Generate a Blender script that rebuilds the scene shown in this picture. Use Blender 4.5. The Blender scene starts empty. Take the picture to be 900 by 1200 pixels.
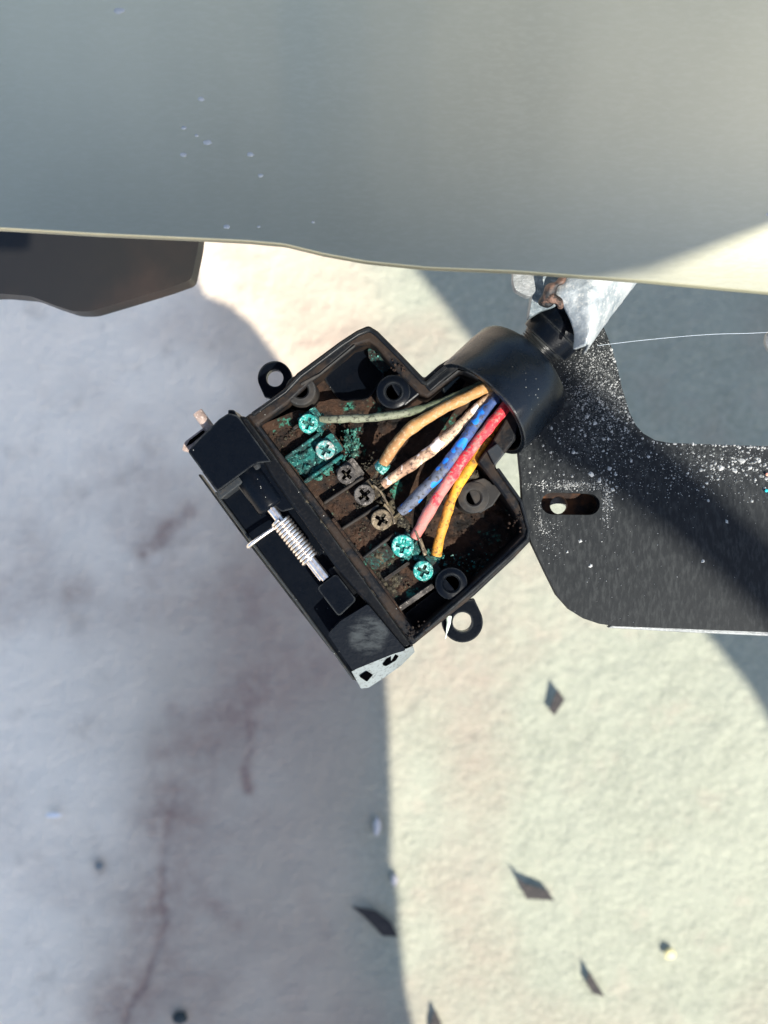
import bpy, bmesh, math, random
import numpy as np
from mathutils import Vector, Matrix, noise
from mathutils.geometry import tessellate_polygon
random.seed(7)
R = math.radians
scene = bpy.context.scene
col = scene.collection

# ---------------------------------------------------------------- camera
CZ = 0.67                       # camera height over the concrete
ZR = 0.450                      # height of the socket's rim
TH = 0.484                      # tan of half the vertical field of view
cam_d = bpy.data.cameras.new('camera')
cam = bpy.data.objects.new('camera', cam_d); col.objects.link(cam)
cam.location = (0, 0, CZ)
cam_d.sensor_fit = 'VERTICAL'; cam_d.sensor_height = 36; cam_d.lens = 18 / TH
cam_d.clip_start = 0.01; cam_d.clip_end = 200
cam_d.dof.use_dof = True
cam_d.dof.focus_distance = CZ - 0.448
cam_d.dof.aperture_fstop = 21.0
scene.camera = cam

# ---------------------------------------------------------------- light
EL = R(52)
AZ = Vector((0.60, -0.80, 0)).normalized()
SUN = Vector((AZ.x * math.cos(EL), AZ.y * math.cos(EL), math.sin(EL)))
w = bpy.data.worlds.new('World'); scene.world = w; w.use_nodes = True
nt = w.node_tree
bg = nt.nodes['Background']
sky = nt.nodes.new('ShaderNodeTexSky'); sky.sky_type = 'NISHITA'; sky.sun_disc = False
sky.sun_elevation = EL; sky.sun_rotation = math.atan2(AZ.x, AZ.y)
sky.air_density = 1.0; sky.dust_density = 1.3; sky.ozone_density = 1.8
nt.links.new(sky.outputs[0], bg.inputs[0]); bg.inputs[1].default_value = 0.15
sd = bpy.data.lights.new('sun', 'SUN'); sd.energy = 4.9; sd.angle = R(0.4); sd.color = (1, 0.96, 0.87)
so = bpy.data.objects.new('sun', sd); col.objects.link(so)
so.rotation_euler = SUN.to_track_quat('Z', 'Y').to_euler(); so.location = SUN * 3
vs = scene.view_settings
vs.view_transform = 'Standard'; vs.look = 'None'; vs.exposure = 1.10; vs.gamma = 1
scene.cycles.use_denoising = True
scene.cycles.max_bounces = 8

# ---------------------------------------------------------------- helpers
def P(px, py, z):
    """place a point seen at (px, py) of the 900x1200 photograph at its own height z"""
    k = 2 * TH * (CZ - z) / 1200
    return Vector(((px - 450) * k, (600 - py) * k, z))
def S(n, z=ZR):                 # length of n photo pixels at height z
    return n * 2 * TH * (CZ - z) / 1200

def link(name, me, m=None, parent=None, smooth=None):
    o = bpy.data.objects.new(name, me); col.objects.link(o)
    if m: me.materials.append(m)
    if parent: o.parent = parent
    if smooth is not None:
        for p in me.polygons: p.use_smooth = True
        try: me.set_sharp_from_angle(angle=R(smooth))
        except Exception: pass
    return o
def tag(o, label=None, cat=None, group=None, kind=None):
    if label: o['label'] = label
    if cat: o['category'] = cat
    if group: o['group'] = group
    if kind: o['kind'] = kind
    return o
def empty(name, loc=(0, 0, 0)):
    o = bpy.data.objects.new(name, None); col.objects.link(o); o.empty_display_size = 0.01
    return o
def bevel(o, wd, seg=2, ang=35):
    b = o.modifiers.new('bevel', 'BEVEL'); b.width = wd; b.segments = seg
    b.limit_method = 'ANGLE'; b.angle_limit = R(ang); b.harden_normals = False
    return o

def prism_bm(bm, loops, zt, zb, warp=None):
    """loops: outer outline first, then holes, all lists of (x, y) in metres."""
    vl = [[Vector((x, y, 0)) for x, y in lp] for lp in loops]
    flat = [v for lp in vl for v in lp]
    tris = tessellate_polygon(vl)
    def h(z, v): return z(v.x, v.y) if callable(z) else z
    top = [bm.verts.new((v.x, v.y, h(zt, v))) for v in flat]
    bot = [bm.verts.new((v.x, v.y, h(zb, v))) for v in flat]
    for a, b, c in tris:
        try:
            bm.faces.new((top[a], top[b], top[c])); bm.faces.new((bot[c], bot[b], bot[a]))
        except ValueError: pass
    i0 = 0
    for lp in vl:
        n = len(lp)
        for i in range(n):
            j = (i + 1) % n
            try: bm.faces.new((top[i0 + i], top[i0 + j], bot[i0 + j], bot[i0 + i]))
            except ValueError: pass
        i0 += n
def finish(bm, name, m, parent=None, smooth=None, dissolve=True):
    bmesh.ops.recalc_face_normals(bm, faces=bm.faces)
    if False:
        bmesh.ops.dissolve_limit(bm, angle_limit=0.02, verts=bm.verts, edges=bm.edges)
    me = bpy.data.meshes.new(name); bm.to_mesh(me); bm.free()
    return link(name, me, m, parent, smooth)
def xy(pts, z):
    return [tuple(P(a, b, z)[:2]) for a, b in pts]
def rounded(pts, r, n=5):
    """round the corners of a pixel outline; r one number or one per corner."""
    out = []; N = len(pts)
    for i in range(N):
        p = Vector(pts[i]); a = Vector(pts[i - 1]); b = Vector(pts[(i + 1) % N])
        rr = r[i] if isinstance(r, (list, tuple)) else r
        da = (a - p); db = (b - p)
        q = min(rr, da.length * .45, db.length * .45)
        if q < .3: out.append(tuple(p)); continue
        s = p + da.normalized() * q; e = p + db.normalized() * q
        for k in range(n + 1):
            t = k / n
            v = s * (1 - t) ** 2 + p * 2 * t * (1 - t) + e * t * t
            out.append((v.x, v.y))
    return out
def prism(name, outer, zt, zb, m, parent=None, holes=(), bev=0, rnd=0, smooth=None, zref=None):
    zr = zref if zref is not None else (zt if not callable(zt) else ZR)
    bm = bmesh.new()
    o_ = rounded(outer, rnd) if rnd else outer
    prism_bm(bm, [xy(o_, zr)] + [xy(h, zr) for h in holes], zt, zb)
    ob = finish(bm, name, m, parent, smooth)
    if bev: bevel(ob, bev)
    return ob
def circ(cx, cy, r, n=28, a0=0):
    return [(cx + r * math.cos(a0 + 2 * math.pi * i / n), cy + r * math.sin(a0 + 2 * math.pi * i / n)) for i in range(n)]

def spline(pts, n=8):
    pts = [Vector(p) for p in pts]; out = []
    Q = [pts[0] * 2 - pts[1]] + pts + [pts[-1] * 2 - pts[-2]]
    for i in range(1, len(Q) - 2):
        for k in range(n):
            t = k / n
            a, b, c, d = Q[i - 1], Q[i], Q[i + 1], Q[i + 2]
            out.append(.5 * ((2 * b) + (c - a) * t + (2 * a - 5 * b + 4 * c - d) * t * t + (3 * b - a - 3 * c + d) * t ** 3))
    out.append(pts[-1]); return out
def tube_bm(bm, pts, rad, seg=14, cap=True, jit=0.0, jf=600):
    n = len(pts); rf = rad if callable(rad) else (lambda t: rad)
    T = [(pts[min(i + 1, n - 1)] - pts[max(i - 1, 0)]).normalized() for i in range(n)]
    up = Vector((0, 0, 1)) if abs(T[0].z) < .9 else Vector((1, 0, 0))
    nrm = (up - T[0] * up.dot(T[0])).normalized(); rings = []
    for i in range(n):
        nrm = (nrm - T[i] * nrm.dot(T[i])).normalized(); bi = T[i].cross(nrm)
        r = rf(i / (n - 1)); ring = []
        for s in range(seg):
            a = 2 * math.pi * s / seg
            d = nrm * math.cos(a) + bi * math.sin(a)
            q = pts[i] + d * r
            if jit: q += d * jit * noise.noise(q * jf)
            ring.append(bm.verts.new(q))
        rings.append(ring)
    for i in range(n - 1):
        for s in range(seg):
            t = (s + 1) % seg
            bm.faces.new((rings[i][s], rings[i][t], rings[i + 1][t], rings[i + 1][s]))
    if cap:
        bm.faces.new(rings[0][::-1]); bm.faces.new(rings[-1])
def tube(name, pts, rad, m, parent=None, seg=14, jit=0.0, jf=600, smooth=50):
    bm = bmesh.new(); tube_bm(bm, pts, rad, seg, True, jit, jf)
    return finish(bm, name, m, parent, smooth, dissolve=False)
def lathe_bm(bm, p0, axis, prof, seg=56, closed=True, jit=0, jf=300):
    axis = axis.normalized()
    up = Vector((0, 0, 1)) if abs(axis.z) < .9 else Vector((1, 0, 0))
    n1 = (up - axis * up.dot(axis)).normalized(); n2 = axis.cross(n1)
    rings = []
    for t, r in prof:
        ring = []
        for s in range(seg):
            a = 2 * math.pi * s / seg
            d = n1 * math.cos(a) + n2 * math.sin(a)
            q = p0 + axis * t + d * r
            if jit: q += d * jit * noise.noise(q * jf)
            ring.append(bm.verts.new(q))
        rings.append(ring)
    m_ = len(rings)
    for i in range(m_ if closed else m_ - 1):
        A = rings[i]; B = rings[(i + 1) % m_]
        for s in range(seg):
            t = (s + 1) % seg
            bm.faces.new((A[s], A[t], B[t], B[s]))
    return rings
def lathe(name, p0, axis, prof, m, parent=None, seg=56, closed=True, smooth=35, jit=0, jf=300):
    bm = bmesh.new(); lathe_bm(bm, p0, axis, prof, seg, closed, jit, jf)
    return finish(bm, name, m, parent, smooth, dissolve=False)

# ---------------------------------------------------------------- materials
def in_poly(x, y, out):
    c_ = False; j = len(out) - 1
    for i in range(len(out)):
        xi, yi = out[i]; xj, yj = out[j]
        if (yi > y) != (yj > y) and x < (xj - xi) * (y - yi) / (yj - yi) + xi: c_ = not c_
        j = i
    return c_

class NT:
    def __init__(s, name):
        s.m = bpy.data.materials.new(name); s.m.use_nodes = True
        s.t = s.m.node_tree; s.b = s.t.nodes['Principled BSDF']
        s.co = s.t.nodes.new('ShaderNodeTexCoord').outputs['Object']
    def n(s, typ, **kw):
        nd = s.t.nodes.new(typ)
        for k, v in kw.items(): setattr(nd, k, v)
        return nd
    def l(s, a, b): s.t.links.new(a, b)
    def noise(s, scale, detail=4, rough=.55, dist=0, stretch=None, off=0, co=None):
        nd = s.n('ShaderNodeTexNoise'); nd.inputs['Scale'].default_value = scale
        nd.inputs['Detail'].default_value = detail; nd.inputs['Roughness'].default_value = rough
        nd.inputs['Distortion'].default_value = dist
        mp = s.n('ShaderNodeMapping'); mp.inputs['Location'].default_value = (off, off * .7, off * .3)
        if stretch:
            mp.inputs['Scale'].default_value = stretch[0]; mp.inputs['Rotation'].default_value = stretch[1]
        s.l(co or s.co, mp.inputs[0]); s.l(mp.outputs[0], nd.inputs['Vector'])
        return nd.outputs['Fac']
    def voro(s, scale, feature='F1', off=0, rnd=1):
        nd = s.n('ShaderNodeTexVoronoi', feature=feature); nd.inputs['Scale'].default_value = scale
        nd.inputs['Randomness'].default_value = rnd
        mp = s.n('ShaderNodeMapping'); mp.inputs['Location'].default_value = (off, off, off)
        s.l(s.co, mp.inputs[0]); s.l(mp.outputs[0], nd.inputs['Vector'])
        return nd.outputs['Distance']
    def ramp(s, f, a, b, lo=0., hi=1.):
        nd = s.n('ShaderNodeMapRange'); nd.interpolation_type = 'SMOOTHSTEP'
        nd.inputs['From Min'].default_value = a; nd.inputs['From Max'].default_value = b
        nd.inputs['To Min'].default_value = lo; nd.inputs['To Max'].default_value = hi
        s.l(f, nd.inputs['Value']); return nd.outputs['Result']
    def math(s, op, a, b=None):
        nd = s.n('ShaderNodeMath', operation=op)
        for i, v in enumerate((a, b)):
            if v is None: continue
            if isinstance(v, (int, float)): nd.inputs[i].default_value = v
            else: s.l(v, nd.inputs[i])
        return nd.outputs[0]
    def mix(s, f, a, b):
        nd = s.n('ShaderNodeMix', data_type='RGBA')
        if isinstance(f, (int, float)): nd.inputs['Factor'].default_value = f
        else: s.l(f, nd.inputs['Factor'])
        for k, v in (('A', a), ('B', b)):
            sk = [i for i in nd.inputs if i.name == k and i.type == 'RGBA'][0]
            if isinstance(v, tuple): sk.default_value = (*v, 1)
            else: s.l(v, sk)
        return [o for o in nd.outputs if o.type == 'RGBA'][0]
    def out(s, color=None, rough=None, metal=None, spec=None, bump=None, bs=.3, bd=.0005):
        for k, v in (('Base Color', color), ('Roughness', rough), ('Metallic', metal), ('Specular IOR Level', spec)):
            if v is None: continue
            if isinstance(v, tuple): s.b.inputs[k].default_value = (*v, 1)
            elif isinstance(v, (int, float)): s.b.inputs[k].default_value = v
            else: s.l(v, s.b.inputs[k])
        if bump is not None:
            bn = s.n('ShaderNodeBump'); bn.inputs['Strength'].default_value = bs; bn.inputs['Distance'].default_value = bd
            s.l(bump, bn.inputs['Height']); s.l(bn.outputs[0], s.b.inputs['Normal'])
        return s.m

def m_plastic(name, base=(.0035, .0042, .0055), rough=.32, dirt=.5, dcol=(.030, .019, .012), dlo=.52, scuff=.15, spec=.11):
    s = NT(name)
    d = s.ramp(s.noise(160, 6, .65), dlo, dlo + .16)
    fine = s.ramp(s.noise(1500, 3), .5, .75)
    dd = s.math('MULTIPLY', d, dirt)
    c = s.mix(dd, base, dcol)
    c = s.mix(s.math('MULTIPLY', fine, scuff), c, (.035, .031, .027))
    sp = s.ramp(s.voro(900), .10, .04)
    c = s.mix(s.math('MULTIPLY', sp, s.ramp(s.noise(120, 2, off=3), .55, .66)), c, (.35, .35, .32))
    bv = s.n('ShaderNodeBevel'); bv.samples = 4; bv.inputs['Radius'].default_value = .0007
    ge = s.n('ShaderNodeNewGeometry'); dt = s.n('ShaderNodeVectorMath', operation='DOT_PRODUCT')
    s.l(bv.outputs[0], dt.inputs[0]); s.l(ge.outputs['Normal'], dt.inputs[1])
    wear = s.math('MULTIPLY', s.ramp(dt.outputs['Value'], .985, .86), s.ramp(s.noise(350, 4, .7, off=12), .3, .62))
    c = s.mix(s.math('MULTIPLY', wear, .75), c, (.052, .055, .054))
    r = s.math('ADD', s.math('MULTIPLY', s.noise(500, 4), .22), rough - .11)
    r = s.math('ADD', r, s.math('MULTIPLY', dd, .3))
    return s.out(c, r, 0, spec, s.noise(2200, 4), .25, .0001)
M = {}
M['plastic'] = m_plastic('black_plastic', dirt=.25, dlo=.56)
M['plastic_clean'] = m_plastic('satin_black_plastic', base=(.0016, .0026, .0046), rough=.29, spec=.08, dirt=.06, dlo=.6, scuff=.03)
M['plastic_dirty'] = m_plastic('grimy_black_plastic', dirt=.6, dlo=.42, rough=.5, scuff=.4)
M['plastic_dusty_lit'] = m_plastic('dusty_lit_grey_plastic', base=(.018, .017, .016), dirt=.6, dcol=(.055, .045, .035), dlo=.45, rough=.6, scuff=.5)  # grey for dusty parts, and for the knuckle's painted lit side
M['plastic_scuffed'] = m_plastic('scuffed_black_plastic', base=(.016, .019, .022), dirt=.1, dlo=.5, rough=.5, scuff=.8)
M['collar'] = m_plastic('matte_black_rubber', base=(.0018, .0034, .0058), rough=.27, dirt=.0, dlo=.6, scuff=.03, spec=.24)
M['lit_plastic'] = m_plastic('lit_scuffed_plastic', base=(.15, .17, .175), dirt=.2, rough=.5, scuff=.8)

def m_dirt():
    s = NT('brown_dirt')
    n1 = s.noise(230, 7, .7); n2 = s.noise(1100, 5, .7, off=2)
    c = s.mix(s.ramp(n1, .38, .62), (.006, .005, .0045), (.036, .018, .010))
    c = s.mix(s.ramp(n2, .54, .74), c, (.07, .048, .031))
    g = s.math('MULTIPLY', s.ramp(s.noise(140, 4, .6, off=5), .58, .66), s.ramp(n2, .45, .6))
    c = s.mix(g, c, (.03, .17, .12))
    h = s.math('ADD', s.noise(900, 8, .75), s.math('MULTIPLY', s.voro(600), .5))
    return s.out(c, .85, 0, .25, h, .9, .0006)
M['dirt'] = m_dirt()
def m_patina(name, a, b, c3, lo=.4, lo2=.56):
    s = NT(name)
    n1 = s.noise(420, 7, .7); n2 = s.noise(1600, 5, .7, off=2)
    c = s.mix(s.ramp(n1, lo, lo + .2), a, b)
    c = s.mix(s.ramp(n2, lo2, lo2 + .12), c, c3)
    return s.out(c, .8, .0, .3, s.noise(1300, 7, .7), .8, .0004)
M['verdigris'] = m_patina('verdigris_crust', (.006, .02, .02), (.004, .085, .078), (.12, .34, .28), .42)
M['verdigris_bright'] = m_patina('bright_verdigris', (.008, .10, .09), (.012, .26, .215), (.30, .52, .46), .40, .49)
M['verdigris_dark'] = m_patina('dark_verdigris', (.012, .010, .008), (.006, .05, .045), (.03, .16, .13), .45)
M['verdigris_pale'] = m_patina('pale_verdigris', (.015, .03, .022), (.03, .14, .11), (.24, .40, .33), .40)
M['mossy'] = m_patina('mossy_grime', (.012, .010, .007), (.05, .042, .026), (.13, .12, .08), .42)
M['grimy_brass'] = m_patina('grimy_brass', (.02, .015, .01), (.075, .06, .035), (.22, .17, .09), .42)
M['grimy_steel'] = m_patina('grimy_steel', (.03, .026, .023), (.09, .08, .07), (.26, .23, .2), .42)
M['brassy_screw'] = m_patina('brassy_screw', (.06, .045, .03), (.17, .13, .08), (.36, .30, .22), .40)
M['pink_screw'] = m_patina('pinkish_corroded_screw', (.03, .22, .2), (.30, .2, .18), (.42, .46, .43), .42, .52)
def m_void():
    s = NT('hole_shade_black'); return s.out((.0006, .0006, .0008), 1.0, 0, 0.0)
M['void'] = m_void()  # near-black colour stands in for the shade inside holes
def m_metal(name, base, rough, bump=.15):
    s = NT(name)
    c = s.mix(s.ramp(s.noise(700, 4), .4, .65), base, tuple(x * .7 for x in base))
    return s.out(c, s.math('ADD', s.math('MULTIPLY', s.noise(900, 3), .2), rough - .1), .95, .5, s.noise(1500, 3), bump, .0001)
M['steel'] = m_metal('bright_spring_steel', (.78, .70, .63), .30)
M['rod'] = m_patina('dull_pinkish_steel', (.20, .145, .12), (.34, .26, .22), (.50, .42, .37), .42)

def m_wire(name, clean, mid, grime, lo=.45, off=0., spot=None, spot_lo=.6):
    s = NT(name)
    n1 = s.noise(260, 5, .6, off=off); n2 = s.noise(1300, 5, .7, off=off + 1)
    vm = s.n('ShaderNodeVectorMath', operation='DISTANCE'); s.l(s.co, vm.inputs[0]); vm.inputs[1].default_value = P(590, 468, .449)
    dust = s.ramp(vm.outputs['Value'], .010, .030, -.10, .16)       # settled dust, thicker towards the terminals
    c = s.mix(s.ramp(s.math('ADD', n1, dust), lo, lo + .14), clean, mid)
    c = s.mix(s.ramp(n2, .50, .64), c, grime)
    if spot:
        c = s.mix(s.ramp(s.noise(330, 1, .4, off=off + 7), spot_lo, spot_lo + .03), c, spot)
    return s.out(c, s.math('ADD', s.math('MULTIPLY', n2, .4), .38), 0, .3, s.math('ADD', n2, n1), .6, .0003)
M['w_green'] = m_wire('dirty_green_insulation', (.075, .09, .05), (.15, .155, .105), (.03, .03, .02), .45, 0)
M['w_brown'] = m_wire('orange_brown_insulation', (.33, .165, .055), (.24, .12, .045), (.36, .24, .13), .5, 1)
M['w_white'] = m_wire('dirty_white_insulation', (.46, .33, .22), (.27, .16, .10), (.06, .035, .025), .46, 2, (.8, .7, .62), .63)
M['w_blue'] = m_wire('dirty_blue_insulation', (.030, .06, .17), (.085, .095, .125), (.03, .027, .025), .42, 3, (.008, .16, .62), .56)
M['w_red'] = m_wire('dirty_red_insulation', (.50, .018, .030), (.40, .13, .11), (.22, .16, .13), .46, 4)
M['w_yellow'] = m_wire('dirty_yellow_insulation', (.62, .29, .02), (.45, .20, .025), (.12, .065, .02), .47, 5)

# ---------------------------------------------------------------- the setting: concrete
def vnoise(x, y, f, seed):
    rs = np.random.RandomState(seed); G = rs.rand(256, 256)
    X = x * f + 1000.3; Y = y * f + 1000.7
    xi = np.floor(X).astype(int); yi = np.floor(Y).astype(int); fx = X - xi; fy = Y - yi
    fx = fx * fx * (3 - 2 * fx); fy = fy * fy * (3 - 2 * fy)
    g = lambda a, b: G[a % 256, b % 256]
    return (g(xi, yi) * (1 - fx) + g(xi + 1, yi) * fx) * (1 - fy) + (g(xi, yi + 1) * (1 - fx) + g(xi + 1, yi + 1) * fx) * fy
def fbm(x, y, f, seed, o=4):
    s = 0; a = .5
    for i in range(o): s = s + a * vnoise(x, y, f * 2 ** i, seed + i); a *= .5
    return s
def dist_poly(X, Y, pts):
    D = np.full(X.shape, 9.)
    for (x0, y0), (x1, y1) in zip(pts[:-1], pts[1:]):
        dx, dy = x1 - x0, y1 - y0
        t = np.clip(((X - x0) * dx + (Y - y0) * dy) / (dx * dx + dy * dy), 0, 1)
        D = np.minimum(D, np.hypot(X - x0 - t * dx, Y - y0 - t * dy))
    return D
def axis_lines(a, b, step, far):
    core = np.arange(a, b, step)
    out = []; d = step
    x = b
    while x < far: out.append(x); d *= 1.35; x += d
    neg = []; d = step; x = a - step
    while x > -far: neg.append(x); d *= 1.35; x -= d
    return np.array(neg[::-1] + list(core) + out + [far])
def ground():
    xs = axis_lines(-.27, .27, .0016, 4.); ys = axis_lines(-.35, .25, .0016, 4.)
    X, Y = np.meshgrid(xs, ys)
    Z = (fbm(X, Y, 9, 11) - .5) * .006 + (fbm(X, Y, 60, 31, 3) - .5) * .0016
    Z += (fbm(X, Y, 240, 51, 2) - .5) * .0011
    g = lambda pts: [tuple(P(a, b, 0)[:2]) for a, b in pts]
    wx = X + (fbm(X, Y, 60, 71, 3) - .5) * .006; wy = Y + (fbm(X, Y, 60, 81, 3) - .5) * .006
    crack = g([(205, 930), (194, 965), (188, 1000), (189, 1045), (191, 1085), (182, 1120), (166, 1155), (148, 1182), (138, 1240), (120, 1330)])
    dc = dist_poly(wx, wy, crack)
    wv = .4 + .6 * vnoise(X, Y, 50, 5)
    Z -= np.exp(-(dc / .0019) ** 2) * .0009 * wv
    stain = np.exp(-(dc / .0026) ** 2) * .38 * wv
    trail = g([(380, 770), (320, 800), (262, 845), (225, 885), (200, 930), (190, 1000), (188, 1085), (150, 1180), (120, 1290)])
    stain += np.exp(-(dist_poly(wx, wy, trail) / .024) ** 2) * (.36 + .45 * vnoise(X, Y, 35, 9))
    for seg, wd, a in (([(222, 596), (196, 620), (168, 646)], .006, .55), ([(292, 850), (291, 924)], .0035, .5), ([(180, 630), (205, 700), (250, 740)], .03, .14),
                       ([(330, 690), (300, 760), (300, 850)], .05, .22), ([(95, 690), (88, 700)], .008, .3), ([(250, 1060), (275, 1085)], .005, .35),
                       ([(355, 1050), (380, 1100)], .006, .22), ([(290, 905), (292, 926)], .0035, .7), ([(200, 828), (202, 832)], .006, .3), ([(345, 1165), (210, 1150)], .012, .18),
                       ([(186, 880), (184, 884)], .006, .3), ([(116, 1014), (117, 1018)], .0045, .6)):
        stain += np.exp(-(dist_poly(wx, wy, g(seg)) / wd) ** 2) * a
    stain += np.clip(fbm(X, Y, 14, 91) - .44, 0, 1) * 1.3
    # brighter shade over the left part of the slab, put into its colour
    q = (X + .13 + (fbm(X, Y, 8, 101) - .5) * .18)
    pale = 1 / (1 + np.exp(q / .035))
    ny, nx = X.shape
    V = np.stack([X.ravel(), Y.ravel(), Z.ravel()], 1)
    idx = np.arange(nx * ny).reshape(ny, nx)
    F = np.stack([idx[:-1, :-1].ravel(), idx[:-1, 1:].ravel(), idx[1:, 1:].ravel(), idx[1:, :-1].ravel()], 1)
    me = bpy.data.meshes.new('concrete_ground')
    me.vertices.add(len(V)); me.vertices.foreach_set('co', V.ravel().astype(np.float32))
    me.loops.add(F.size); me.loops.foreach_set('vertex_index', F.ravel().astype(np.int32))
    me.polygons.add(len(F)); me.polygons.foreach_set('loop_start', np.arange(0, F.size, 4, dtype=np.int32))
    me.update(); me.validate()
    me.polygons.foreach_set('use_smooth', np.ones(len(F), dtype=bool))
    shade_warm = 1 / (1 + np.exp((X + .016 + (fbm(X, Y, 12, 141) - .5) * .04) / .010))  # warm tint of the left shade, painted into the slab
    for nm, A in (('stain', stain), ('pale', pale), ('shade_warm', shade_warm)):
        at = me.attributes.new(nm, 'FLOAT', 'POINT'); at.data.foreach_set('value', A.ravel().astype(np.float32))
    s = NT('weathered_concrete')
    st = s.n('ShaderNodeAttribute', attribute_name='stain').outputs['Fac']
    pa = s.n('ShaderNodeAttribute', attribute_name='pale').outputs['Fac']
    wa = s.n('ShaderNodeAttribute', attribute_name='shade_warm').outputs['Fac']
    c = s.mix(s.ramp(s.noise(11, 6, .6), .35, .65), (.208, .214, .160), (.248, .256, .196))
    c = s.mix(s.ramp(s.noise(300, 5, .7, off=1), .35, .7), c, (.292, .294, .225))
    c = s.mix(s.ramp(s.noise(1100, 3, .7, off=6), .52, .72, 0, .35), c, (.15, .145, .12))
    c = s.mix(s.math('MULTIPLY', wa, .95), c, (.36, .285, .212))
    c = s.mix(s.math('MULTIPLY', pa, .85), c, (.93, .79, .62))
    c = s.mix(s.ramp(s.noise(35, 4, .6, off=4), .55, .75, 0, .35), c, (.33, .27, .21))
    stn = s.math('MULTIPLY', st, s.ramp(s.noise(90, 5, .65, off=9), .25, .7, .55, 1.15))
    nd = s.n('ShaderNodeClamp'); s.l(stn, nd.inputs[0])
    c = s.mix(nd.outputs[0], c, (.27, .185, .145))
    c = s.mix(s.ramp(s.voro(120), .07, .03, 0, .5), c, (.12, .11, .10))
    h = s.math('ADD', s.noise(260, 6, .6, off=1), s.math('MULTIPLY', s.noise(70, 4, .5), 1.4))
    h = s.math('ADD', h, s.math('MULTIPLY', s.noise(800, 4, .7, off=3), .35))
    s.out(c, .88, 0, .3, h, .7, .0024)
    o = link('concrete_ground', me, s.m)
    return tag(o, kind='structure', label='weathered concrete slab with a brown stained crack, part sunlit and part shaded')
ground()

# ---------------------------------------------------------------- added boards out of view, cut to throw the traced shade
SX = SUN.x / SUN.z; SY = SUN.y / SUN.z
def shade(name, pts, zs, H, label):
    """a board at height H whose shadow falls on the traced outline lying at height zs"""
    o_ = []
    for a, b in pts:
        q = P(a, b, zs); o_.append((q.x + (H - zs) * SX, q.y + (H - zs) * SY))
    bm = bmesh.new(); prism_bm(bm, [o_], H + .006, H)
    s = NT(name + '_paint'); s.out(s.mix(s.noise(30), (.05, .05, .055), (.09, .09, .095)), .6)
    ob = finish(bm, name, s.m)
    return tag(ob, label, 'board')
left = [(232, 250), (229, 300), (236, 335), (246, 352), (272, 362), (300, 385), (330, 425), (365, 480), (400, 560), (430, 660), (450, 760), (456, 830),
        (457, 900), (459, 960), (458, 1010), (466, 1040), (470, 1100), (476, 1160), (486, 1210), (500, 1300), (500, 1500), (-330, 1500), (-330, 250)]
shade('shade_board', left, 0, .74, 'added dark board out of frame that shades the concrete left of the socket')
right = [(470, 296), (520, 358), (575, 430), (700, 590), (790, 700), (835, 752), (862, 785), (885, 815), (905, 850), (960, 960), (1500, 960), (1500, 296)]
shade('shade_board', right, 0, .98, 'added dark board out of frame that shades the concrete behind the bracket')
bumpsh = [(-450, 330), (640, 335), (700, 330), (760, 318), (810, 300), (860, 280), (900, 264), (960, 240), (1100, 200), (1100, -250), (-450, -250)]
shade('shade_board', bumpsh, .480, .86, 'added dark board out of frame that shades most of the metal bumper')
band = [(640, 425), (690, 450), (745, 500), (820, 560), (890, 625), (1000, 720), (1000, 850), (900, 730), (800, 640), (700, 570), (640, 540), (618, 500)]
shade('shade_board', band, .444, 1.15, 'added narrow dark strip out of frame that shades a band of the bracket')

def plain_board(name, x0, x1, y0, y1, z, t, label, cat, cc=(.03, .03, .033)):
    bm = bmesh.new(); prism_bm(bm, [[(x0, y0), (x1, y0), (x1, y1), (x0, y1)]], z + t, z)
    s = NT(name + '_coat'); s.out(cc, .6)
    o = finish(bm, name, s.m); bevel(o, t * .3, 3); tag(o, label, cat)
plain_board('phone', -.037, .037, -.10, .05, CZ + .004, .008, 'dark phone held level above the socket taking the picture', 'phone')
plain_board('shade_board', -.22, .12, .02, .34, 1.02, .012, 'added dark board overhead out of frame that the bumper and socket mirror', 'board')  # board added to keep the overhead sky out of reflections

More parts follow.
